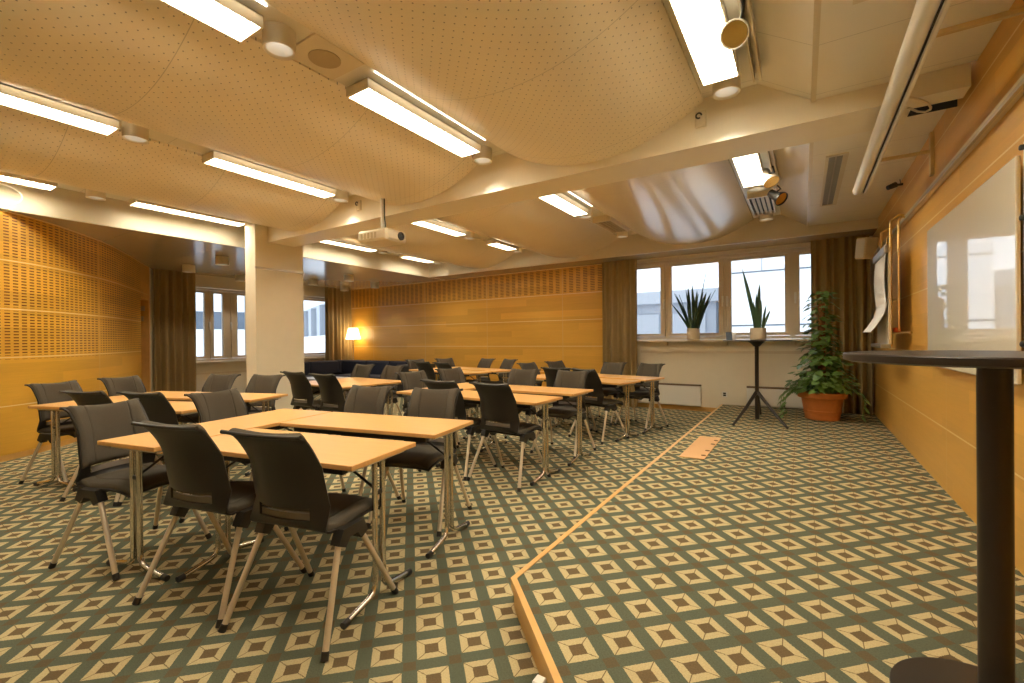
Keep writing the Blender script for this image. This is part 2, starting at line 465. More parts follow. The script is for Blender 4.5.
for bi, (y0, y1, mk) in enumerate(BAYS):
    for a in ARCS: sheet('ceiling', arc(*a), y0, y1, M_[mk])
    for (x0, x1) in STRIPS: sheet('ceiling', [(x0, ZC), (x1, ZC)], y0, y1, M_['ceil_flat'])
    sheet('ceiling', [(-.27, ZC), (.07, ZF)], y0, y1, M_['ceil_flat'] if bi == 0 else M_['ceil_gloss'])
    if bi == 0: sheet('ceiling', [(.055, ZF), (XW, ZF)], y0, y1, M_['ceil_flat'])
    else:
        sheet('ceiling', [(.055, ZF), (.62, ZF)], y0, y1, M_['ceil_flat'])
        sheet('ceiling', [(.62, ZF), (XW, ZF)], y0, y1, M_['ceil_flat'])
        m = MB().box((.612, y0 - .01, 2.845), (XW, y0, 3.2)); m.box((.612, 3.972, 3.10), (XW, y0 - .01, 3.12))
        struct(m.build('ceiling_recess', M_['dark']))  # near-black colour stands in for the shade inside the opening
    struct(MB().box((.055, y0, ZF - .012), (.085, y1, ZF + .01)).build('trim_4', M_['cream']))
bm_ = MB().box((-6.77, 3.80, ZL), (.61, 4.22, 3.2)); bm_.box((.61, 3.80, ZL), (.86, 3.97, 3.2))
struct(bm_.build('ceiling_beam', M_['beam']))
# lowered soffits: left (lounge) part and along the back
m = MB()
def flat(m, x0, y0, x1, y1, z, th=.06):
    o = len(m.f)
    m.box((x0, y0, z), (x1, y1, z + th))
    for k, uvs in ((0, [(x0, y0), (x0, y1), (x1, y1), (x1, y0)]), (1, [(x0, y0), (x1, y0), (x1, y1), (x0, y1)])): m.uv[o + k] = uvs
flat(m, -12., .2, -7.50, YW, ZL); struct(m.build('ceiling_soffit', M_['soffit']))
m = MB(); flat(m, -7.50, 8.08, XW, YW, ZL); struct(m.build('ceiling_soffit', M_['soffit']))
m = MB(); m.box((-7.50, YB, ZL), (-7.45, YW, 3.2)); m.box((-7.45, 8.03, ZL), (XW, 8.08, 3.2))
struct(m.build('ceiling_fascia', M_['fascia']))
struct(MB().box((-12.4, YB - .1, 3.21), (1.2, YW + .3, 3.3)).build('ceiling_slab', M_['paint']))

# ------------------------------------------------------------------ windows
def window(name, org, ang, sashes, z0, z1, depth=.07, fw=.075, handle_at=()):
    """frame running along local +x; sashes: list of (x0, x1) of glass; local y points outdoors"""
    root = bpy.data.objects.new(name, None); col.objects.link(root); root.location = org; root.rotation_euler = (0, 0, ang); struct(root)
    X0, X1 = sashes[0][0] - fw * 1.6, sashes[-1][1] + fw * 1.6
    f = MB(); f.box((X0, 0, z0), (X1, depth, z0 + .05)); f.box((X0, 0, z1 - .05), (X1, depth, z1))
    xs = [X0] + [(a[1] + c[0]) / 2 for a, c in zip(sashes, sashes[1:])] + [X1]
    for i, x in enumerate(xs): f.box((x - .015, 0, z0 + .05), (x + .015, depth, z1 - .05)); f.box((x - .034, .03, z0 + .05), (x + .034, depth, z1 - .05))
    f.build('window_frame', M_['frame'], root)
    for i, (a, c) in enumerate(sashes):
        s_ = MB(); zz0, zz1 = z0 + .05, z1 - .05; g0, g1 = zz0 + .06, zz1 - .06
        l, r_ = xs[i] + .021, xs[i + 1] - .021
        zz0 += .006; zz1 -= .006; s_.box((l, -.014, zz0), (r_, .029, g0)); s_.box((l, -.014, g1), (r_, .029, zz1)); s_.box((a - .03, .029, g0 - .03), (c + .03, .05, g0)); s_.box((a - .03, .029, g1), (c + .03, .05, g1 + .03)); s_.box((a - .03, .029, g0), (a, .05, g1)); s_.box((c, .029, g0), (c + .03, .05, g1))
        s_.box((l, -.014, g0), (a, .029, g1)); s_.box((c, -.014, g0), (r_, .029, g1))
        so = s_.build('sash', M_['frame'], root)
        MB().box((a - .004, .026, g0 - .004), (c + .004, .034, g1 + .004)).build('pane', M_['glass'], so)
    for hx in handle_at:
        h = MB(); hz = 1.97 if z0 > 1 else 1.72
        h.box((hx - .018, -.03, hz - .06), (hx + .018, -.012, hz + .05)); h.box((hx - .013, -.055, hz - .13), (hx + .013, -.03, hz + .015))
        h.build('handle', M_['white'], root)
    return root
# sill heights: frame from the sill to the soffit
window('window_1', (0, YW + .02, 0), 0, [(-2.74, -2.23), (-2.03, -1.235), (-1.035, -.245), (-.04, .50)], 1.275, 2.73, handle_at=(-2.165, -1.17, -1.10, -.10))
struct(MB().box((-2.60, YW - .16, 1.235), (.085, YW + .03, 1.268)).build('window_sill', M_['frame']))
for x in (-2.1, -1.1, -.1):
    struct(MB().box((x - .012, YW - .13, 1.17), (x + .012, YW, 1.235)).build('sill_bracket', M_['frame']))
window('window_2', (XL - .02, 0, 0), R(90), [(4.42, 4.845), (5.035, 5.225), (5.545, 5.74), (5.93, 6.36), (6.52, 6.95), (7.16, 7.95)], .885, 2.52, handle_at=(4.94, 5.40))
struct(MB().box((XL - .03, 4.35, .845), (XL + .12, 8.2, .875)).build('window_sill', M_['frame']))

# ------------------------------------------------------------------ curtains
def curtain(label, p0, p1, z0, z1, amp=.062, pitch=.125, seed=0):
    rnd = random.Random(seed); p0, p1 = Vector((*p0, 0)), Vector((*p1, 0)); d = p1 - p0; L = d.length; d.normalize(); nn = Vector((-d.y, d.x, 0))
    ph = [rnd.uniform(-.6, .6) for _ in range(40)]
    n = int(L / .012)
    def fn(u, v):
        a = u * L; k = a / pitch
        w = math.sin(2 * PI * k + ph[int(abs(k)) % 40] * math.sin(PI * (k % 1.0)) ** 2)
        am = amp * (.55 + .45 * (1 - v)) * (1 + .3 * ph[(int(abs(k)) * 7) % 40])
        p = p0 + d * (a + .012 * math.sin(2 * PI * k * .5 + v * 2)) + nn * (w * am)
        return (p.x, p.y, z0 + (z1 - z0) * v)
    us = [i / n for i in range(n + 1)]; vs = [0, .25, .5, .75, .9, 1]
    m = MB().shell(fn, us, vs, 0, .004)
    o = (p0 + p1) / 2
    return tag(m.build('curtain', M_['drape'], smooth=60, org=(o.x, o.y, z0)), label, 'curtain', 'olive brown floor length curtains')
curtain('olive brown curtain hanging between the doorway and the lounge window', (-10.98, 3.82), (-10.98, 4.57), .01, 2.79, seed=1)
curtain('olive brown curtain behind the lit floor lamp', (-10.98, 7.72), (-10.98, 8.56), .01, 2.79, seed=2)
curtain('olive brown curtain between the wood wall and the snake plant window', (-3.30, 8.43), (-2.62, 8.43), .01, 2.79, seed=3)
curtain('olive brown curtain on the stage behind the terracotta pot', (.10, 8.43), (.83, 8.43), ZS + .01, 2.79, pitch=.11, seed=4)

# ------------------------------------------------------------------ lights in the ceiling
def fixture(label, x, y0, y1, lv=True, up=True):
    t = thing('ceiling_light', label, 'ceiling light', (x, (y0 + y1) / 2, 3.05), 0, 'strip lights under the ceiling')
    h = (y1 - y0) / 2
    m = MB(); m.box((-.115, -h - .012, .006), (-.108, h + .012, .075)); m.box((.108, -h - .012, .006), (.115, h + .012, .075))
    m.box((-.108, -h - .012, .006), (.108, -h, .075)); m.box((-.108, h, .006), (.108, h + .012, .075)); m.box((-.115, -h - .012, .068), (.115, h + .012, .075))
    m.box((-.05, -h * .6, .075), (.05, -h * .5, .108)); m.box((-.05, h * .5, .075), (.05, h * .6, .108))
    m.build('housing', M_['cream'], t)
    MB().box((-.107, -h, .044), (.107, h, .052)).build('tube_panel', M_['lamp'], t)
    m = MB(); k = int((y1 - y0) / .06)
    for i in range(k + 1):
        y = -h + (y1 - y0) * i / k; m.box((-.107, y - .0015, .004), (.107, y + .0015, .030))
    m.build('louvre', M_['white'], t)
    if up: MB().box((.170, -h, .098), (.174, h, .102)).build('added_glint_strip', M_['edge_glint'], t)  # added emitter, no fixture part: imitates tube light reflected along the ceiling curve
    return t
def downlight(label, x, y, z=3.04, ztop=3.158, r=.092, group='round ceiling downlights'):
    t = thing('downlight', label, 'downlight', (x, y, z), 0, group)
    h = ztop - z
    MB().lathe([(r * .80, .012), (r * .92, 0), (r, 0), (r, h), (r * .82, h), (r * .80, .012)], 28, close=False).build('can', M_['cream'], t, smooth=40)
    MB().lathe([(r * .80, .013), (r * .70, .045), (r * .42, .085)], 28, close=False).build('reflector', M_['white'], t, smooth=40)
    MB().lathe([(r * .42, .084), (r * .42, .09)], 20).build('bulb', M_['halogen'], t)
    lt = bpy.data.lights.new('halogen', 'SPOT'); lt.energy = 6.; lt.color = (1., .93, .82); lt.spot_size = R(95); lt.spot_blend = .5; lt.shadow_soft_size = .03
    lo = bpy.data.objects.new('halogen_lamp', lt); col.objects.link(lo); lo.parent = t; lo.location = (0, 0, .02)
    return t
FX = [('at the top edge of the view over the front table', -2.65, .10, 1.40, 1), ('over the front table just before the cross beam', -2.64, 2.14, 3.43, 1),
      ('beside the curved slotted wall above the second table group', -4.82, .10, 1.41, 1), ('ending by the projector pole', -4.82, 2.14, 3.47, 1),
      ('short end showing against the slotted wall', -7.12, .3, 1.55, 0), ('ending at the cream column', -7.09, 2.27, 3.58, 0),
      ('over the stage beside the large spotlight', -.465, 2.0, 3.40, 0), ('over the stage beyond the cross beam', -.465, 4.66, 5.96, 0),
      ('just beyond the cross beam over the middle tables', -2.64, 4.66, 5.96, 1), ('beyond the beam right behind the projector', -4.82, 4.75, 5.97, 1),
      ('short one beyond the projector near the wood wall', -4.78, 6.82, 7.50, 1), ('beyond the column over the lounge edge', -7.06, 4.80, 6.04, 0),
      ('short one at the lounge corner of the raised ceiling', -7.04, 6.82, 7.64, 0), ('out of view over the stage side, before the first stage light', -.465, .2, 1.5, 0)]  # last one is out of view, kept because it lights the room
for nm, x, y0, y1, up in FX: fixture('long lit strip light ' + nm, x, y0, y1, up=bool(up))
DL = [('between two strip lights above the front table', -2.63, 1.56), ('between two strip lights near the slotted wall', -4.80, 1.56), ('beside the small sensor by the projector pole', -4.82, 3.62),
      ('at the beam end of the strip light over the front table', -2.62, 3.60), ('at the beam end of the stage strip light', -.45, 3.57), ('just past the strip light beyond the beam', -2.62, 6.08),
      ('after the square vent over the middle tables', -2.60, 7.6), ('between strip light and vent over the stage', -.45, 6.10), ('after the vent near the snake plant window', -.45, 7.72),
      ('on the ceiling edge above the slotted wall', -7.12, 1.92), ('past the strip light beyond the column', -7.0, 6.22), ('in the lounge corner of the raised ceiling', -7.0, 7.80),
      ('between two strip lights beyond the projector', -4.82, 6.2), ('past the short strip light near the wood wall', -4.78, 7.70)]
for nm, x, y in DL: downlight('cream round downlight ' + nm, x, y)
CN = [('first from the curtain by the doorway', -10.0, 4.06), ('second from the doorway curtain', -8.6, 4.01), ('beside the cream column at the window', -10.56, 5.3), ('behind the column over the sofa', -9.94, 6.67),
      ('in front of the floor lamp over the coffee table', -8.67, 6.71), ('above the floor lamp shade', -10.45, 7.95), ('over the sofa end by the wood wall', -9.27, 7.97)]
for nm, x, y in CN: downlight('cylinder lamp under the lounge soffit, ' + nm, x, y, 2.665, 2.80, .105, 'cylinder lamps under the lounge soffit')
# speaker panel
t = thing('ceiling_speaker', 'square speaker panel with round mesh in the ceiling strip above the front table', 'speaker', (-2.62, 1.86, 3.145))
MB().box((-.17, -.18, 0), (.17, .18, .014)).build('panel', M_['cream'], t)
MB().lathe([(.10, -.004), (.10, .002)], 32).build('mesh_grille', M_['mesh_grey'], t)
# vents hanging in the strips
for nm, x, y0, y1 in (('over the middle tables', -2.54, 6.5, 7.35), ('over the stage beside the spotlights', -.45, 6.5, 7.5)):
    t = thing('ceiling_vent', 'cream box vent with grille slats ' + nm, 'vent', (x, (y0 + y1) / 2, 3.06), 0, 'box vents in the ceiling'); h = (y1 - y0) / 2
    m = MB(); m.box((-.14, -h, 0), (-.12, h, .095)); m.box((.12, -h, 0), (.14, h, .095)); m.box((-.12, -h, 0), (.12, -h + .03, .095)); m.box((-.12, h - .03, 0), (.12, h, .095)); m.build('box', M_['cream'], t)
    MB().box((-.12, -h + .03, .05), (.12, h - .03, .055)).build('backing', M_['dark'], t)
    for i in range(4):
        xx = -.08 + i * .052; MB().box((xx - .018, -h + .03, .012), (xx + .018, h - .03, .022)).build('slat', M_['mesh_grey'], t)
# slot vents in the flat ceiling
for nm, x, y0, y1 in (('beside the stage spotlights', .27, 5.03, 6.9), ('above the projection screen end', .30, 1.2, 2.80)):
    t = thing('slot_vent', 'long narrow slot vent in the flat ceiling ' + nm, 'vent', (x, (y0 + y1) / 2, ZF), 0, 'slot vents in the flat ceiling'); h = (y1 - y0) / 2
    m = MB(); m.box((-.085, -h, -.012), (-.06, h, 0)); m.box((.045, -h, -.012), (.085, h, 0)); m.box((-.06, -h, -.012), (.045, -h + .03, 0)); m.box((-.06, h - .03, -.012), (.045, h, 0)); m.build('frame', M_['cream'], t)
    MB().box((-.06, -h + .03, -.004), (.045, h - .03, -.001)).build('slot', M_['slotgrey'], t)
    MB().box((-.012, -h + .03, -.008), (.0, h - .03, -.0045)).build('blade', M_['alu'], t)
# track with spots over the stage
for nm, y0, y1 in (('before the beam', 1.0, 3.5), ('beyond the beam', 4.26, 6.2)):
    m = MB(); m.box((-.275, y0, 3.03), (-.263, y1, 3.10)); m.box((-.237, y0, 3.03), (-.225, y1, 3.10)); m.box((-.275, y0, 3.09), (-.225, y1, 3.12))
    tag(m.build('light_track', M_['cream'], org=(-.25, y0, 3.03)), 'cream lighting track beside the stage strip light ' + nm, 'track', 'lighting tracks over the stage')
def spot(label, loc, aim, r, mat, mount):
    t = thing('spotlight', label, 'spotlight', loc, 0, 'spotlights on the stage track')
    q = Vector(aim).normalized().to_track_quat('Z', 'Y').to_matrix().to_4x4()
    MB().lathe([(r * .25, -r * 2.2), (r * .55, -r * 2.1), (r * .62, -r * .9), (r, -.1 * r), (r, r * .1), (r * .93, r * .1), (r * .9, -.05 * r), (r * .55, -r * .6)], 28, q).build('head', mat, t, smooth=35)
    MB().lathe([(r * .9, -.02 * r), (r * .6, -r * .55), (r * .25, -r * .62)], 28, q).build('reflector', M_['gold'], t, smooth=35)
    MB().lathe([(r * .28, -r * .6), (r * .32, -r * .35), (r * .15, -r * .2)], 20, q).build('bulb', M_['alu'], t, smooth=35)
    MB().tube([q @ Vector((0, 0, -r * 1.6)), (Vector(mount) - Vector(loc)) * .5 + Vector((.02, 0, .02)), Vector(mount) - Vector(loc)], .009).build('arm', M_['black'], t, smooth=True)
spot('large white spotlight with gold reflector in front of the stage strip light', (-.30, 2.72, 2.93), (-.1, -.72, -.62), .072, M_['white'], (-.25, 2.62, 3.04))
spot('white spotlight on the track beyond the beam', (-.27, 5.55, 2.94), (.42, -.45, -.9), .085, M_['white'], (-.25, 5.35, 3.04))
spot('black spotlight with bright reflector beyond the white one', (-.20, 6.05, 2.88), (.75, -.5, -.72), .080, M_['black'], (-.25, 5.95, 3.04))
# small sensors on the beam face
for nm, x in (('below the stage downlight', -.66), ('by the projector pole', -4.68)):
    t = thing('wall_sensor', 'small cream sensor box with black coiled lead on the beam ' + nm, 'sensor', (x, 3.80, 3.0), 0, 'sensor boxes on the beam')
    MB().rbox((-.04, -.03, -.06), (.04, 0, .06), .006).build('case', M_['cream'], t)
    MB().tube([(.02 * math.cos(a) - .01, -.04, .02 + .02 * math.sin(a)) for a in [i * PI / 6 for i in range(11)]], .006, 8).build('lead', M_['black'], t, smooth=True)

# ------------------------------------------------------------------ projector
t = thing('projector', 'cream ceiling projector hanging on a pole under the cross beam', 'projector', (-3.93, 3.50, 2.385))
t.rotation_euler = (0, 0, R(4))
MB().rbox((-.23, -.16, 0), (.21, .16, .125), .024).build('body', M_['cream'], t, smooth=30)
m = MB()
for i in range(5): m.box((-.17 + i * .05, -.163, .03), (-.14 + i * .05, -.1595, .09))
m.build('vent_grille', M_['mesh_grey'], t)
lm = Matrix.Translation((.207, .055, .066)) @ Matrix.Rotation(R(90), 4, 'Y')
ln = MB().lathe([(.046, 0), (.046, .016), (.036, .016), (.032, .006)], 28, lm).build('lens_ring', M_['black'], t, smooth=35)
MB().lathe([(.031, .007), (.02, .012), (.006, .014)], 24, lm).build('lens', simple('lens_glass', (.05, .06, .07), .06), ln, smooth=True)
MB().tube([(-.02, .02, .112), (-.02, .02, .56)], .022, 14).build('pole', M_['white'], t, smooth=True)
MB().tube([(.012, .02, .13), (.018, .022, .20), (.008, .02, .3), (.008, .02, .56)], .007, 8).build('cable', M_['black'], t, smooth=True)

# ------------------------------------------------------------------ projection screen
t = thing('projection_screen', 'long white rolled up projection screen tube hanging by the panelled wall', 'projection screen', (.462, 3.5, 2.70))
MB().tube([(-.008, -2.5, .004), (-.008, 2.0, .004)], .042, 28).build('housing', M_['white'], t, smooth=40)
MB().box((.030, -2.5, -.03), (.034, 2.0, .02)).build('slot', M_['black'], t)
MB().rbox((.036, -2.5, -.035), (.062, 2.0, .04), .008).build('bottom_bar', M_['white'], t, smooth=30)
for yy in (-.50, 1.38):
    zz = .06
    MB().box((.03, yy - .012, zz), (.423, yy + .012, zz + .024)).build('arm', M_['goldpaint'], t)
    MB().box((.400, yy - .028, -.12 if yy > 0 else -.1), (.423, yy + .028, .22)).build('wall_plate', M_['goldpaint'], t)
tag(MB().tube([(.475, 3.57, 2.745), (.55, 3.68, 2.77), (.62, 3.78, 2.778), (.675, 3.87, 2.778), (.705, 3.95, 2.778), (.71, 3.99, 2.778), (.69, 4.02, 2.78), (.65, 4.0, 2.785), (.59, 3.93, 2.795)], .007, 8).build('cable', M_['cream'], smooth=True, org=(.62, 3.78, 2.778)), 'loose cream cable looping under the beam end beside the projection screen', 'cable')
t = thing('wall_camera', 'small black device on a bracket high on the panelled wall', 'camera', (XW, 6.19, 2.88))
MB().tube([(0, 0, 0), (-.07, 0, .0)], .012).build('bracket', M_['black'], t, smooth=True)
MB().tube([(-.06, -.02, 0), (-.13, -.05, -.03)], [.03, .024], 14).build('body', M_['black'], t, smooth=True)
MB().tube([(-.02, .0, .012), (-.02, .03, .06)], .004, 6).build('cable', M_['black'], t)

# ------------------------------------------------------------------ right wall: rail, boards
t = thing('wall_rail', 'long metal hanging rail running along the panelled wall above the whiteboard', 'rail', (XW, 4., 2.465))
MB().box((-.03, -5.5, -.028), (0, 4.05, .028)).build('bar', M_['cream'], t)
MB().box((-.046, -5.5, -.034), (-.030, 4.05, -.012)).build('lip', M_['alu'], t)
MB().box((-.036, -5.5, -.011), (-.031, 4.05, .0)).build('groove', M_['dark'], t)
t = thing('whiteboard', 'large glossy whiteboard on the panelled wall behind the round high table', 'whiteboard', (XW, 3.9, 1.6))
MB().rbox((-.052, -.86, -.53), (-.034, .92, .53), .004).build('board', M_['board'], t)
for a, c in ((-.7, -.4), (.7, .4), (-.7, .4), (.7, -.4)):
    MB().box((-.034, a - .03, c - .03), (0, a + .03, c + .03)).build('standoff', M_['alu'], t)
t = thing('whiteboard_wing', 'narrow folded whiteboard wing with black knobs at the end of the large whiteboard', 'whiteboard', (XW, 2.815, 1.6))
MB().rbox((-.085, -.9, -.53), (-.060, .02, .53), .004).build('board', M_['white'], t)
MB().box((-.060, -.86, -.4), (0, -.80, .4)).build('hinge_post', M_['alu'], t)
for zz in (.50, .20, -.34):
    MB().lathe([(.008, 0), (.012, .003), (.012, .014), (.008, .017)], 18, Matrix.Translation((-.085, .0, zz)) @ Matrix.Rotation(R(-90), 4, 'Y')).build('knob', M_['black'], t, smooth=40)
tag(MB().box((-.0885, -.52, -.28), (-.0855, -.03, .16), Matrix.Translation((XW, 2.84, 1.75))).build('paper_sheet', M_['paper'], org=(XW, 2.84, 1.75)), 'white paper sheet fixed on the narrow whiteboard wing', 'paper')
# flipchart hanging from the rail
t = thing('flipchart', 'flipchart with white hanging paper and curled sheet on the wall rail', 'flipchart', (.72, 6.17, 1.2))
MB().box((-.008, -.39, .02), (.012, .42, .96)).build('board', M_['cream'], t)
MB().rbox((-.045, -.42, .92), (.0, .43, 1.0), .01).build('clamp', M_['alu'], t)
def sheetfn(u, v):
    z = .96 - v * .86; c = max(0, v - .62); return (-.02 - .55 * c ** 1.4 - .02 * math.sin(v * 5), u * .38 + .01 + .10 * c, z + .12 * c)
MB().shell(sheetfn, [-1, -.5, 0, .5, 1], [i / 24 for i in range(25)], 0, .003).build('paper', M_['paper'], t, smooth=60)
MB().rbox((-.07, -.36, -.02), (.012, .40, .02), .006).build('tray', M_['alu'], t)
m = MB()
for yy in (-.3, .32): m.tube([(.02, yy, .0), (.02, yy, 1.25), (.09, yy, 1.30), (.125, yy, 1.29)], .012)
m.build('hanger', M_['brass'], t, smooth=True)
t = thing('rail_frame', 'empty brass coloured tube frame hanging from the wall rail beside the flipchart', 'frame', (.79, 5.8, 1.33))
for yy, top in ((.70, 1.06), (-.02, 1.10)):
    MB().tube([(0, yy, .02), (0, yy, top), (.03, yy, top + .03), (.05, yy, top + .02)], .0095).build('upright', M_['brass'], t, smooth=True)
MB().tube([(0, .76, .06), (0, .70, .0), (0, -.60, .0)], .0095).build('bottom_bar', M_['brass'], t, smooth=True)
MB().tube([(0, .70, .34), (0, -.02, .34)], .009).build('cross_bar', M_['brass'], t, smooth=True)
tag(MB().rbox((.765, 5.86, 1.342), (.815, 6.05, 1.385), .006).build('board_eraser', M_['orange'], org=(.79, 6.1, 1.345)), 'small orange eraser lying on the bottom bar of the brass frame', 'eraser')
# wall speaker
t = thing('wall_speaker', 'cream box loudspeaker mounted high in the curtain corner', 'loudspeaker', (.76, 8.10, 2.54), R(-62))
mt = Matrix.Rotation(R(9), 4, 'Y')
MB().rbox((-.10, -.085, -.15), (.10, .085, .15), .012, mt).build('cabinet', M_['cream'], t)
MB().box((-.085, -.092, -.13), (.085, -.086, .13), mt).build('grille', M_['paper'], t)
MB().tube([(.03, .07, .0), (.10, .12, .02)], .015).build('bracket', M_['alu'], t)

# ------------------------------------------------------------------ left edge device and cable
t = thing('wall_projector', 'white wall box with looping cable at the top of the slotted wall', 'projector', (-7.32, 1.16, 2.76))
MB().rbox((-.06, -.10, 0), (.05, .08, .07), .012).build('body', M_['white'], t)
MB().tube([(-.02, .03, .06)] + [(-.02, .02 + .17 * math.sin(a), .18 - .11 * math.cos(a)) for a in [k * PI / 12 for k in range(1, 20)]], .006, 8).build('cable', M_['white'], t, smooth=True)

# ------------------------------------------------------------------ window wall fittings
def radiator(label, x0, x1, z0, z1):
    t = thing('radiator', label, 'radiator', ((x0 + x1) / 2, YW - .03, z0), 0, 'panel radiators under the window'); h = (x1 - x0) / 2; H = z1 - z0
    MB().rbox((-h, -.075, 0), (h, 0, H - .03), .008).build('panel', M_['white'], t)
    MB().box((-h, -.072, H - .029), (h, 0, H)).build('top_grille', M_['rad_grille'], t)
    m = MB(); m.box((-h * .7, 0, H * .3), (-h * .6, .03, H * .7)); m.box((h * .6, 0, H * .3), (h * .7, .03, H * .7)); m.build('bracket', M_['alu'], t)
radiator('white panel radiator under the window beside the curtain', -2.62, -1.52, .10, .475)
radiator('panel radiator behind the black high table on the stage', -.80, .05, .17, .485)
t = thing('wall_socket', 'white wall socket between the two radiators', 'socket', (-1.15, YW, .32))
MB().rbox((-.045, -.012, -.045), (.045, 0, .045), .004).build('plate', M_['white'], t)
MB().box((-.022, -.014, .004), (.022, -.0121, .03)).build('upper_outlet', M_['dark'], t)
MB().box((-.022, -.014, -.03), (.022, -.0121, -.004)).build('lower_outlet', M_['dark'], t)
# hatch in the stage
t = thing('floor_hatch', 'pale wood hatch lid with four holes lying in the stage carpet', 'hatch', (-.91, 5.14, ZS))
MB().rbox((-.115, -.54, 0), (.115, .54, .008), .003).build('lid', M_['beech'], t)
for yy in (-.40, -.18, .15, .35):
    MB().lathe([(.022, .008), (.022, .0105)], 18, Matrix.Translation((.085, yy, 0))).build('hole', simple('hatch_hole', (.16, .07, .015), .7) if yy == -.40 else bpy.data.materials['hatch_hole'], t)
tag(MB().rbox((-.812, 1.375, 0), (-.772, 1.418, .10), .005, None).build('cable_box', M_['white'], org=(-.79, 1.397, 0)), 'small white block on the carpet against the wooden stage edge', 'block')

# ------------------------------------------------------------------ chairs
prof = [(.255, .440), (.235, .462), (.19, .474), (.10, .478), (0, .470), (-.09, .466), (-.145, .472), (-.178, .50), (-.197, .55), (-.215, .62), (-.235, .72), (-.252, .81), (-.27, .880), (-.285, .902)]
wid = [.200, .214, .220, .221, .220, .218, .217, .216, .214, .210, .205, .200, .198, .202]
def cr_(a, t):
    n = len(a) - 1; x = min(max(t, 0), 1) * n; i = min(int(x), n - 1); f = x - i
    p = [a[max(i - 1, 0)], a[i], a[i + 1], a[min(i + 2, n)]]
    h = lambda q: .5 * (2 * q[1] + (q[2] - q[0]) * f + (2 * q[0] - 5 * q[1] + 4 * q[2] - q[3]) * f * f + (3 * q[1] - q[0] - 3 * q[2] + q[3]) * f ** 3)
    if isinstance(a[0], tuple): return tuple(h([v[k] for v in p]) for k in range(len(a[0])))
    return h(p)
def chair_surf(u, v):
    y, z = cr_(prof, v); w = cr_(wid, v)
    k = min(max((v - .50) / .15, 0), 1)                      # 0 on the seat, 1 on the back
    top = min(max((v - .80) / .2, 0), 1)
    mid = k * (1 - top)
    y += (.075 * mid - .02 * top) * abs(u) ** 2.2
    z += -.012 * (1 - k) * abs(u) ** 3 * (1 if v < .4 else .3) + .012 * top * abs(u) ** 2 * 1.0
    x = u * w + math.copysign(.008 * top * top * abs(u) ** 6, u)
    return (x, y, z)
CU = [-1, -.9, -.75, -.66, -.6, -.54, -.35, -.15, .15, .35, .54, .6, .66, .75, .9, 1]
CV = [i / 40 for i in range(41)]
def make_chair():
    root = thing('conference_chair', '', 'chair')
    skip = set()
    for i in range(len(CU) - 1):
        for j in range(40):
            if -.66 <= CU[i] and CU[i + 1] <= .66 and .575 <= CV[j] < .645: skip.add((i, j))
    MB().shell(chair_surf, CU, CV, -.006, .004, skip).build('shell', M_['shell'], root, smooth=50)
    rb = MB().tube([chair_surf(u, .995) for u in [-1.03 + 2.06 * i / 20 for i in range(21)]], .009, 8); rb.build('top_rim', M_['shell'], root, smooth=True)
    def pad(va, vb, um, h):
        def t1(u, v):
            e = max(0., min((um - abs(u)) / .06, (v - va) / .02, (vb - v) / .02, 1.))
            g = max(0., 1 - abs(abs(u) - .60) / .03)
            return .006 + h * (e ** .5) - .007 * g * e
        us = sorted(set([-um, um] + [x for x in [-um + .02, um - .02, -um + .06, um - .06] + CU + [-.63, -.57, .57, .63] if abs(x) < um]))
        n = 26; vs = [va + (vb - va) * i / n for i in range(n + 1)]
        return MB().shell(chair_surf, us, vs, .0045, t1)
    pad(.03, .515, .95, .020).build('seat_pad', M_['fabric'], root, smooth=60)
    pad(.63, .985, .955, .020).build('back_pad', M_['fabric'], root, smooth=60)
    # strap of fabric seen through the slot of the back
    MB().shell(chair_surf, [-.64, -.3, 0, .3, .64], [.575, .585, .595, .605, .618], .002, .010).build('lumbar_strip', simple('grey_fabric', (.20, .175, .15), .9), root, smooth=60)
    for s in (-1, 1):
        poly = [(-.07, .462), (.07, .462), (.082, .44), (.100, .40), (.055, .378), (.026, .415), (-.026, .415), (-.055, .378), (-.100, .40), (-.082, .44)]
        MB().prism(poly, s * .198, s * .248, lambda a, b_, h: (h, a - .02, b_)).build('hub', M_['black'], root)
        for (y0, yf) in ((-.098, -.255), (.058, .26)):
            a, c = Vector((s * .224, y0, .395)), Vector((s * (.285 if yf < 0 else .272), yf, .012)); d = (c - a).normalized()
            lg = MB().tube([a, c], .0135, 12).build('leg', M_['champagne'], root, smooth=True)
            MB().tube([c - d * .022, c + d * .012 * .9], [.0165, .0165], 12).build('foot_cap', M_['black'], lg, smooth=True)
    MB().tube([(-.205, -.02, .43), (.205, -.02, .43)], .014, 10).build('cross_tube', M_['black'], root, smooth=True)
    return root
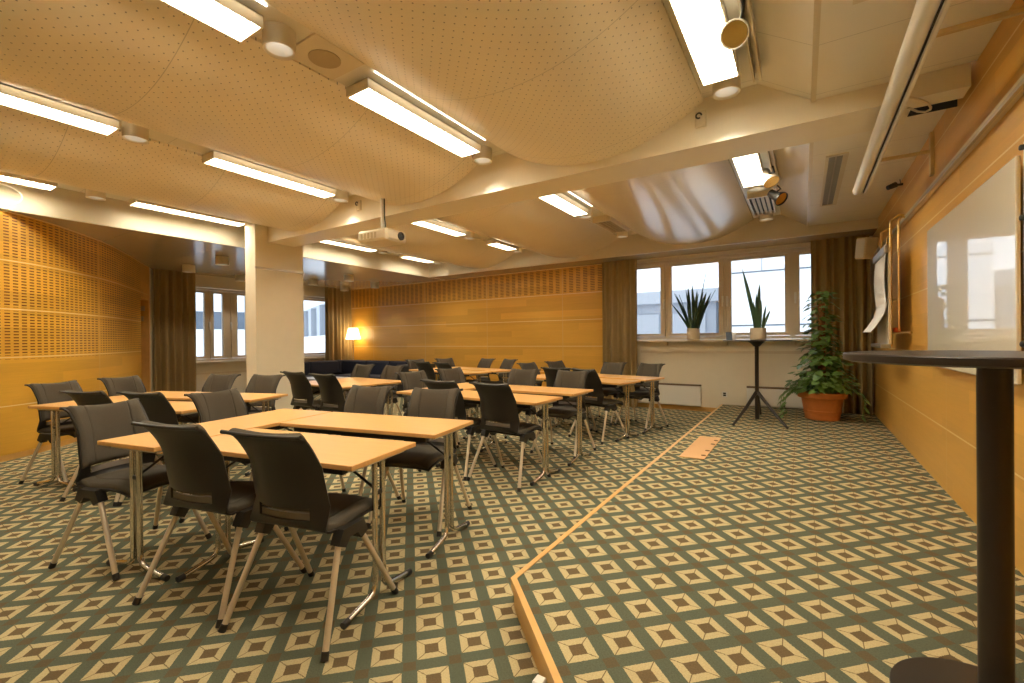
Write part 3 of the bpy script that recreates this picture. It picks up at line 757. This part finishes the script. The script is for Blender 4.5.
CHAIRS = [  # x, y, rotation, label
 (-3.51, 1.12, -75, 'charcoal chair with both side legs showing at the outer end of the front table'),
 (-2.585, 1.205, 13, 'dark chair with its back turned, second from the stage on the front table near side'),
 (-1.985, 1.325, 13, 'dark chair with its back turned at the front table corner beside the stage edge'),
 (-3.03, 2.33, 191, 'charcoal chair facing us behind the front table, away from the stage'),
 (-2.37, 2.44, 196, 'charcoal chair with visible seat behind the front table corner toward the stage'),
 (-3.63, 1.82, -75, 'charcoal chair at the outer end of the front table, beside its far arm'),
 (-6.03, 1.46, -68, 'charcoal chair standing against the slotted wall at the second table end'),
 (-4.98, 1.49, 19, 'dark chair with back turned near the outer corner of the slotted wall table'),
 (-4.42, 1.69, 17, 'dark chair with back turned at the slotted wall table, behind the front table end chair'),
 (-5.76, 2.47, 199, 'charcoal chair behind the slotted wall table, in front of the lounge window'),
 (-5.17, 2.67, 199, 'charcoal chair behind the slotted wall table, in front of the cream column'),
 (-6.31, 2.06, -70, 'charcoal chair near the doorway curtain at the slotted wall table end'),
 (-3.81, 4.03, -98, 'charcoal chair at the end of the middle table, lower corner toward the front'),
 (-2.93, 3.56, 0, 'dark chair with only its back top showing at the near side of the middle table'),
 (-2.32, 3.56, -3, 'dark chair with back turned and full legs showing at the middle table corner'),
 (-3.02, 4.76, 182, 'charcoal chair facing us behind the middle table, away from the stage'),
 (-2.35, 4.75, 179, 'charcoal chair facing us behind the middle table corner toward the stage'),
 (-3.80, 4.71, -102, 'charcoal chair at the end of the middle table beside its far arm'),
 (-5.47, 3.64, 2, 'dark chair with back turned in front of the cream column at the lounge table'),
 (-4.77, 3.58, 2, 'dark chair with back turned at the near corner of the lounge table'),
 (-6.03, 4.71, 185, 'charcoal chair behind the lounge table in front of the sofa corner'),
 (-5.31, 4.65, 178, 'charcoal chair behind the lounge table at the sofa end'),
 (-6.40, 6.67, -106, 'charcoal chair at the end of the far table beside the sofa arm'),
 (-5.80, 6.33, -4, 'dark chair with back turned at the far table, closer to the sofa'),
 (-5.20, 6.22, -11, 'dark chair with back turned at the far table, closer to its corner'),
 (-5.55, 7.36, 165, 'charcoal chair beside the wood wall behind the far table, closer to the sofa'),
 (-4.95, 7.25, 158, 'charcoal chair beside the wood wall behind the far table corner'),
 (-6.18, 7.30, -108, 'charcoal chair at the end of the far table closest to the wood wall'),
 (-3.57, 6.41, -100, 'charcoal chair at the end of the window side table, closer to the middle tables'),
 (-2.81, 5.76, 0, 'dark chair with back turned at the window side table, away from its corner'),
 (-2.27, 5.64, -20, 'dark chair with back turned at the window side table corner by the stage'),
 (-2.64, 6.85, 167, 'charcoal chair in front of the curtain behind the window side table'),
 (-2.04, 6.72, 160, 'charcoal chair in front of the radiator at the window side table'),
 (-3.42, 7.06, -106, 'charcoal chair at the end of the window side table closest to the wood wall')]
c0 = make_chair(); reg(c0)
for i, (x, y, rz, lb) in enumerate(CHAIRS):
    c = c0 if i == 0 else copy_tree(c0)
    c.location = (x, y, 0); c.rotation_euler = (0, 0, R(rz)); c['label'] = lb; c['group'] = 'conference chairs around the tables'

# ------------------------------------------------------------------ tables
def make_table(L, W):
    root = thing('folding_table', '', 'table'); h, w = L / 2, W / 2; zt = .742
    MB().rbox((-h, -w, zt - .024), (h, w, zt), .003).build('table_top', M_['beech'], root)
    m = MB(); m.box((-h + .09, -w + .04, zt - .06), (h - .09, -w + .075, zt - .0245)); m.box((-h + .09, w - .075, zt - .06), (h - .09, w - .04, zt - .0245)); m.build('under_rail', M_['black'], root)
    for s in (-1, 1):
        x = s * (h - .055)
        MB().box((x - .012, -w + .05, zt - .045), (x + .012, w - .05, zt - .0245)).build('end_bar', M_['alu'], root)
        m = MB()
        for q in (-1, 1):
            m.tube([(x, q * .030, zt - .045), (x, q * .030, .125), (x, q * .034, .085), (x, q * .052, .058), (x, q * .085, .046), (x, q * (w - .01), .019)], .0145, 12)
        lg = m.build('leg', M_['chrome'], root, smooth=True)
        for q in (-1, 1):
            MB().tube([(x, q * (w - .03), .0205), (x, q * (w + .006), .0172)], .0165, 12).build('foot_cap', M_['black'], lg, smooth=True)
        MB().tube([(x, 0, zt - .20), (x - s * .26, 0, zt - .05)], .007, 8).build('brace', M_['black'], root, smooth=True)
        MB().box((x - .008, -.03, zt - .21), (x + .008, .03, zt - .19)).build('brace_clip', M_['black'], root)
    return root
t_arm = make_table(1.24, .51); t_end = make_table(1.21, .51); t_front = make_table(1.29, .51); reg(t_arm); reg(t_end)
GR = [('front', (-1.70, 1.32), 11, 1.76, 1.22), ('slotted wall', (-4.28, 1.67), 18.8, 1.76, 1.22), ('middle', (-1.98, 3.48), -1, 1.80, 1.25), ('far', (-4.72, 6.05), -11, 1.76, 1.15), ('window side', (-1.93, 5.50), -13, 1.76, 1.17)]
used = {'a': 0, 'e': 0}
def put(kind, x, y, rot, lb):
    src = t_arm if kind == 'a' else t_end
    o = src if used[kind] == 0 else copy_tree(src); used[kind] += 1
    o.location = (x, y, 0); o.rotation_euler = (0, 0, R(rot)); o['label'] = lb; o['group'] = 'beech folding tables'
for nm, p, a, L, W in GR:
    ar = R(a); e1 = Vector((math.cos(ar), math.sin(ar))); e2 = Vector((-math.sin(ar), math.cos(ar))); p = Vector(p)
    q = p - e1 * .62 + e2 * .256; put('a', q.x, q.y, a, f'beech folding table forming the near arm of the {nm} U of tables')
    q = p - e1 * .62 + e2 * (W - .256); put('a', q.x, q.y, a, f'beech folding table forming the far arm of the {nm} U of tables')
    lb = f'beech folding table closing the end of the {nm} U of tables'
    if nm == 'front':
        q = p - e1 * (L - .246) + e2 * (W / 2 - .035); t_front.location = (q.x, q.y, 0); t_front.rotation_euler = (0, 0, R(a + 90)); t_front['label'] = lb; t_front['group'] = 'beech folding tables'
    else:
        q = p - e1 * (L - .256) + e2 * W / 2; put('e', q.x, q.y, a + 90, lb)
ar = R(-5); e1 = Vector((math.cos(ar), math.sin(ar))); e2 = Vector((-math.sin(ar), math.cos(ar))); p = Vector((-4.73, 3.52))
for k, d in ((0, .256), (1, .770)):
    q = p - e1 * .62 + e2 * d; put('a', q.x, q.y, -5, ('near' if k == 0 else 'sofa side') + ' beech table of the pair pushed together by the lounge sofa')

# ------------------------------------------------------------------ high tables
t = thing('high_table', 'black round high table with thick post standing close beside the panelled wall', 'table', (.405, 1.905, ZS))
t.location = (.486, 1.94, ZS)
MB().lathe([(.355, 1.072), (.37, 1.077), (.37, 1.096), (.367, 1.10)], 72).build('table_top', M_['iron'], t, smooth=30)
MB().lathe([(.0395, .012), (.0395, 1.075)], 32).build('post', M_['iron'], t, smooth=30)
MB().lathe([(.245, 0), (.25, .003), (.248, .009), (.06, .016), (.040, .02)], 60).build('base_plate', M_['iron'], t, smooth=30)
t = thing('tripod_high_table', 'slim black high table on three splayed legs carrying a potted snake plant', 'table', (-.54, 7.11, ZS))
MB().lathe([(.41, 1.106), (.42, 1.108), (.42, 1.116), (.418, 1.118)], 60).build('table_top', M_['iron'], t, smooth=30)
MB().lathe([(.035, 1.03), (.08, 1.08), (.12, 1.105)], 24).build('top_hub', M_['iron'], t, smooth=40)
MB().lathe([(.025, .16), (.025, 1.04)], 20).build('post', M_['iron'], t, smooth=30)
c_ = Vector((-.54, 7.11))
for fx, fy in ((-.80, 6.50), (-.17, 6.64), (-.54, 7.42)):
    d = Vector((fx, fy)) - c_; d = d.normalized() * .60
    MB().tube([(d.x * .03, d.y * .03, .40), (d.x * .5, d.y * .5, .20), (d.x, d.y, .016)], [.024, .021, .016], 12).build('leg', M_['iron'], t, smooth=True)
MB().lathe([(.028, .03), (.028, .40)], 16).build('lower_post', M_['iron'], t, smooth=30)

# ------------------------------------------------------------------ plants
def blades(spec):
    m = MB()
    for (bx, by, dx, dy, h, w, tw) in spec:
        n = 12; vs, fs = [], []
        for i in range(n + 1):
            f = i / n; ww = w * (.55 + .9 * f * (1 - f) * 2) * (1 - f ** 9) + .001; a = tw + .5 * f
            c = Vector((bx + dx * f ** 1.25, by + dy * f ** 1.25, h * f)); d = Vector((math.cos(a), math.sin(a), 0)); q = Vector((-d.y, d.x, 0))
            vs += [c - d * ww, c - q * .006, c + d * ww, c + q * .004]
        for i in range(n):
            for k in range(4): fs.append((i * 4 + k, i * 4 + (k + 1) % 4, i * 4 + 4 + (k + 1) % 4, i * 4 + 4 + k))
        fs.append((3, 2, 1, 0)); m.add(vs, fs)
    return m
def snake(label, loc, spec, r, h):
    t = thing('snake_plant', label, 'plant', loc, 0, 'snake plants by the window')
    MB().lathe([(r * .88, 0), (r, .01), (r, h), (r * .92, h), (r * .90, h - .02), (r * .5, h - .025)], 28).build('pot', M_['pot'], t, smooth=40)
    b_ = blades(spec); b_.v = [(x, y, z + h - .03) for x, y, z in b_.v]; b_.build('leaves', M_['snake'], t, smooth=60)
rn = random.Random(5)
sp1 = [(.05, 0, .17, .02, 1.02, .019, .9)]
for dx, h in ((-.32, .60), (-.28, .58), (-.36, .44), (-.20, .56), (-.13, .66), (-.07, .70), (-.03, .74), (.02, .52), (.06, .62), (.10, .56), (.16, .60), (.22, .58), (.28, .57), (.36, .60), (-.1, .45), (.12, .42), (.0, .6)):
    h *= 1.12; sp1.append((dx * .22 + rn.uniform(-.02, .02), rn.uniform(-.05, .05), dx * .85, rn.uniform(-.12, .1), h, rn.uniform(.024, .034), rn.uniform(0, 1.2)))
snake('spreading snake plant in a cream pot on the window sill', (-1.63, 8.49, 1.269), sp1, .105, .20)
sp2 = [(-.03, 0, -.16, .02, .86, .026, .2), (-.01, .02, .03, .03, .64, .026, .1), (.0, -.02, -.02, .02, .50, .028, .5), (-.03, .03, -.03, .02, .40, .024, .3), (.05, 0, .05, 0, .34, .018, .4), (.055, .02, .09, .02, .27, .018, 0), (-.04, 0, -.06, 0, .46, .02, .8), (.02, 0, .02, 0, .42, .022, .2), (.0, 0, .01, 0, .56, .022, .9)]
snake('tall narrow snake plant in a cream pot on the black tripod table', (-.52, 7.09, ZS + 1.119), sp2, .10, .165)
t = thing('tent_card', 'small dark and white folded card on the tripod high table', 'card', (-.85, 6.97, ZS + 1.119), R(20))
MB().add([(-.06, -.03, 0), (.02, -.03, 0), (.02, .01, .115), (-.06, .01, .115), (-.06, -.027, 0), (.02, -.027, 0), (.02, .013, .115), (-.06, .013, .115)], [(0, 1, 2, 3), (7, 6, 5, 4), (0, 4, 5, 1), (1, 5, 6, 2), (2, 6, 7, 3), (3, 7, 4, 0)]).build('front_flap', M_['fac_dark'], t)
MB().add([(.022, -.03, 0), (.07, .01, 0), (.07, .01, .10), (.022, .01, .115), (.022, -.027, 0), (.07, .013, 0), (.07, .013, .10), (.022, .013, .115)], [(0, 1, 2, 3), (7, 6, 5, 4), (0, 4, 5, 1), (1, 5, 6, 2), (2, 6, 7, 3), (3, 7, 4, 0)]).build('side_flap', M_['paper'], t)
# large pothos on a moss pole
t = thing('potted_pothos', 'tall climbing pothos in a large terracotta pot on the stage by the curtain', 'plant', (.22, 7.72, ZS))
po = MB().lathe([(.19, 0), (.205, .01), (.215, .09), (.222, .095), (.228, .13), (.222, .135), (.25, .30), (.285, .305), (.295, .315), (.295, .375), (.285, .385), (.265, .385), (.26, .35)], 44).build('pot', M_['terra'], t, smooth=30)
MB().lathe([(.255, .345), (.2, .355), (.02, .36)], 30).build('soil', M_['bark'], t, smooth=True)
MB().tube([(0, 0, .34), (.0, 0, 1.62)], [.05, .042], 14).build('moss_pole', M_['bark'], t, smooth=True)
rn = random.Random(11); m = MB(); vn = MB()
def leaf(m, c, d, nrm, s):
    d = Vector(d).normalized(); nrm = Vector(nrm); a = d.cross(nrm).normalized(); nrm = a.cross(d).normalized(); c = Vector(c)
    out = [(0, 0, 0), (-.16, .30, .02), (.10, .46, .03), (.40, .42, .02), (.72, .22, -.03), (1., 0, -.12)]
    L = [c + d * (x * s) + a * (y * s) + nrm * (z * s) for x, y, z in out]; Rr = [c + d * (x * s) - a * (y * s) + nrm * (z * s) for x, y, z in out[1:5]]
    mid = [c + d * (x * s) - nrm * (.06 * s) for x in (.25, .6)]
    vs = [L[0], L[1], L[2], L[3], L[4], L[5], Rr[0], Rr[1], Rr[2], Rr[3], mid[0], mid[1]]
    m.add(vs, [(0, 1, 2, 10), (10, 2, 3), (10, 3, 4, 11), (11, 4, 5), (0, 10, 7, 6), (10, 8, 7), (10, 11, 9, 8), (11, 5, 9)])
def around(z0, z1, n, r0, r1, s0, s1):
    for _ in range(n):
        z = rn.uniform(z0, z1); f = (z - z0) / (z1 - z0); th = rn.uniform(0, 2 * PI); r = rn.uniform(.05, r0 + (r1 - r0) * f)
        c = Vector((r * math.cos(th), r * math.sin(th), z)); d = Vector((math.cos(th + rn.uniform(-.9, .9)), math.sin(th + rn.uniform(-.9, .9)), rn.uniform(-.9, .1)))
        leaf(m, c, d, (math.cos(th) * .7, math.sin(th) * .7, 1 + rn.uniform(-.3, .3)), rn.uniform(s0, s1))
        if rn.random() < .45: vn.tube([(0, 0, z - .08), tuple(c * .6 + Vector((0, 0, .4 * (z - .0)))), tuple(c)] if False else [(.03 * math.cos(th), .03 * math.sin(th), z - .06), (c.x * .6, c.y * .6, z + .01), tuple(c)], .004, 5)
around(.40, .60, 260, .45, .40, .065, .105)
around(.58, .90, 170, .38, .27, .07, .12)
around(.90, 1.45, 120, .25, .18, .07, .12)
around(1.45, 1.78, 48, .20, .14, .06, .10)
for th, n in ((2.6, 9), (3.05, 11), (3.45, 9), (5.7, 7), (.1, 6)):   # trailing runners over the rim
    pts = []
    for i in range(n):
        f = i / (n - 1); r = .24 + .26 * min(1, f * 1.6); z = .42 + .05 * math.sin(f * PI) - (.06 + .42 * (n / 11)) * f * f
        a = th + .25 * math.sin(f * 3); pts.append(Vector((r * math.cos(a), r * math.sin(a), max(.03, z))))
        leaf(m, pts[-1], (math.cos(a), math.sin(a), -1.1), (math.cos(a), math.sin(a), .8), rn.uniform(.07, .11))
    vn.tube(pts, .004, 5)
m.build('foliage', M_['leaf'], t, smooth=60); vn.build('stems', M_['leaf'], t, smooth=60)

# ------------------------------------------------------------------ lounge: sofa, coffee table, floor lamp
t = thing('corner_sofa', 'dark navy corner sofa in the lounge under the window and wood wall', 'sofa', (-10.9, 8.3, 0))
def bx(x0, y0, z0, x1, y1, z1): return ((x0 + 10.9, y0 - 8.3, z0), (x1 + 10.9, y1 - 8.3, z1))
for y0, y1 in ((6.25, 7.09), (7.11, 7.95)):
    MB().rbox(*bx(-10.95, y0, .42, -10.72, y1, .78), .03).build('back_cushion', M_['navy'], t); MB().rbox(*bx(-10.71, y0, .22, -10.1, y1, .44), .03).build('seat_cushion', M_['navy'], t)
for x0, x1 in ((-10.7, -9.72), (-9.70, -8.85), (-8.83, -7.98)):
    MB().rbox(*bx(x0, 8.03, .42, x1, 8.26, .785), .03).build('back_cushion', M_['navy'], t); MB().rbox(*bx(x0, 7.42, .22, x1, 8.02, .44), .03).build('seat_cushion', M_['navy'], t)
MB().rbox(*bx(-10.95, 7.97, .22, -10.72, 8.26, .785), .03).build('corner_block', M_['navy'], t)
m = MB(); m.box(*bx(-10.93, 6.27, .08, -10.12, 7.9, .215)); m.box(*bx(-10.1, 7.45, .08, -8.0, 8.24, .215)); m.build('plinth', M_['black'], t)
MB().rbox(*bx(-7.97, 7.42, .0, -7.45, 8.26, .74), .03).build('arm_block', M_['black'], t)
t = thing('coffee_table', 'low pale lounge table standing before the navy sofa', 'table', (-8.3, 6.0, 0))
MB().rbox((-.75, -.35, .50), (.75, .35, .53), .006).build('table_top', M_['fac_mid'], t)
for sx in (-1, 1):
    for sy in (-1, 1): MB().tube([(sx * .65, sy * .27, .50), (sx * .65, sy * .27, 0)], .02).build('leg', M_['chrome'], t, smooth=True)
t = thing('floor_lamp', 'lit floor lamp with white cone shade beside the lounge curtain', 'lamp', (-10.66, 8.38, 0))
MB().lathe([(.14, 0), (.14, .02), (.02, .03)], 30).build('base', M_['alu'], t, smooth=30)
MB().tube([(0, 0, .02), (0, 0, 1.42)], .012).build('pole', M_['alu'], t, smooth=True)
MB().lathe([(.20, 1.36), (.125, 1.67), (.121, 1.67), (.196, 1.36), (.20, 1.36)], 36, close=False).build('lamp_shade', M_['shade'], t, smooth=40)
MB().lathe([(.02, 1.42), (.035, 1.47), (.03, 1.53), (.01, 1.55)], 18).build('bulb', emit('bulb_glow', (1., .62, .25), 40.), t, smooth=True)

# ------------------------------------------------------------------ outdoors
def building(label, org, ang, L, bands, D, top):
    t = thing('building', label, 'building', org, ang)
    for (z0, z1, kind) in bands:
        if kind == 'w': MB().box((0, 0, z0), (L, D, z1)).build('spandrel', M_['fac_white'], t)
        else:
            MB().box((0, .5, z0), (L, D, z1)).build('window_band', M_['fac_dark'], t)
            n = int(L / 3.2)
            for i in range(n + 1):
                x = i * 3.2
                if x + 1.1 <= L: MB().box((x, .05, z0), (x + 1.1, .5, z1)).build('pier', M_['fac_mid'], t)
    return t
building('white office block with ribbon windows beyond the lounge window near the doorway curtain', (-101.6, 39.7, 0), R(-22), 60, [(-6, -2.5, 'g'), (-2.5, 2.5, 'w'), (2.5, 4.1, 'g'), (4.1, 6.4, 'w'), (6.4, 8., 'g'), (8., 9.2, 'w')], 12, 0)
building('white office block with tall grey windows beyond the lounge window behind the sofa', (-39.97, 24.0, 0), R(-25), 27, [(-6, -1.2, 'g'), (-1.2, 1.65, 'w'), (1.65, 3.5, 'g'), (3.5, 9., 'w')], 8, 0)
t = thing('building', 'grey metal clad building with flat roof beyond the snake plant window', 'building', (-8.3, 15.5, 0))
MB().box((0, 0, -5), (6.0, 7, 2.45)).build('facade', M_['fac_grey'], t)
MB().box((-.2, -.25, 2.45), (6.1, 7, 2.85)).build('roof_edge', M_['fac_mid'], t)
for i in range(4): MB().box((.3 + i * 1.45, -.06, .9), (1.35 + i * 1.45, 0, 2.1)).build('window_panel', M_['fac_mid'], t)
MB().box((0., -1.4, -5), (6.0, -.02, .85)).build('lower_roof', M_['fac_white'], t)
t = thing('building', 'white panelled building wall beyond the window behind the tripod table', 'building', (-1.95, 14.4, 0))
MB().box((0, 0, -5), (2.35, 5, 9)).build('facade', M_['fac_white'], t)
for z in (1.62, 3.12): MB().box((0, -.02, z), (2.35, 0, z + .035)).build('joint', M_['fac_dark'], t)
MB().box((.98, -.02, 3.16), (1.01, 0, 9)).build('joint', M_['fac_mid'], t)
t = thing('building', 'dark grey building beyond the pane beside the stage curtain', 'building', (.42, 15.2, 0))
MB().box((0, 0, -5), (6, 6, 2.9)).build('facade', M_['fac_dark'], t)
MB().box((-.02, -.2, 2.9), (6, 6, 3.3)).build('roof_edge', M_['fac_grey'], t)

wld = bpy.data.worlds.new('overcast_sky'); sc.world = wld; wld.use_nodes = True
wt = wld.node_tree; bg = wt.nodes['Background']
tc = wt.nodes.new('ShaderNodeTexCoord'); nz = wt.nodes.new('ShaderNodeTexNoise'); nz.inputs['Scale'].default_value = 2.2; nz.inputs['Detail'].default_value = 4
mx = wt.nodes.new('ShaderNodeMix'); mx.data_type = 'RGBA'; mx.inputs[6].default_value = (.74, .83, 1., 1); mx.inputs[7].default_value = (.90, .95, 1., 1)
wt.links.new(tc.outputs['Generated'], nz.inputs['Vector']); wt.links.new(nz.outputs['Fac'], mx.inputs[0]); wt.links.new(mx.outputs[2], bg.inputs[0])
bg.inputs[1].default_value = .75

# ------------------------------------------------------------------ camera and view
yaw, pitch, roll = R(32.6), R(-.22), R(-.55)
fw = Vector((-math.sin(yaw), math.cos(yaw), 0)); ri = Vector((math.cos(yaw), math.sin(yaw), 0)); up = Vector((0, 0, 1))
fw2 = fw * math.cos(pitch) + up * math.sin(pitch); up2 = up * math.cos(pitch) - fw * math.sin(pitch)
rr = ri * math.cos(roll) + up2 * math.sin(roll); uu = up2 * math.cos(roll) - ri * math.sin(roll)
cam = bpy.data.objects.new('camera', bpy.data.cameras.new('camera')); col.objects.link(cam)
mw = Matrix.Identity(4)
for i in range(3): mw[i][0], mw[i][1], mw[i][2] = rr[i], uu[i], -fw2[i]
mw[0][3], mw[1][3], mw[2][3] = 0, 0, 1.30
cam.matrix_world = mw
cam.data.sensor_width = 36; cam.data.lens = 16.0; cam.data.clip_start = .02; cam.data.clip_end = 500
sc.camera = cam
vs_ = sc.view_settings; vs_.view_transform = 'Standard'; vs_.look = 'None'; vs_.exposure = 1.68; vs_.gamma = 1.; vs_.use_curve_mapping = False
try:
    sc.cycles.use_denoising = True; sc.cycles.max_bounces = 8; sc.cycles.diffuse_bounces = 5; sc.cycles.caustics_reflective = False; sc.cycles.caustics_refractive = False
    sc.cycles.sample_clamp_indirect = 6.
except Exception: pass
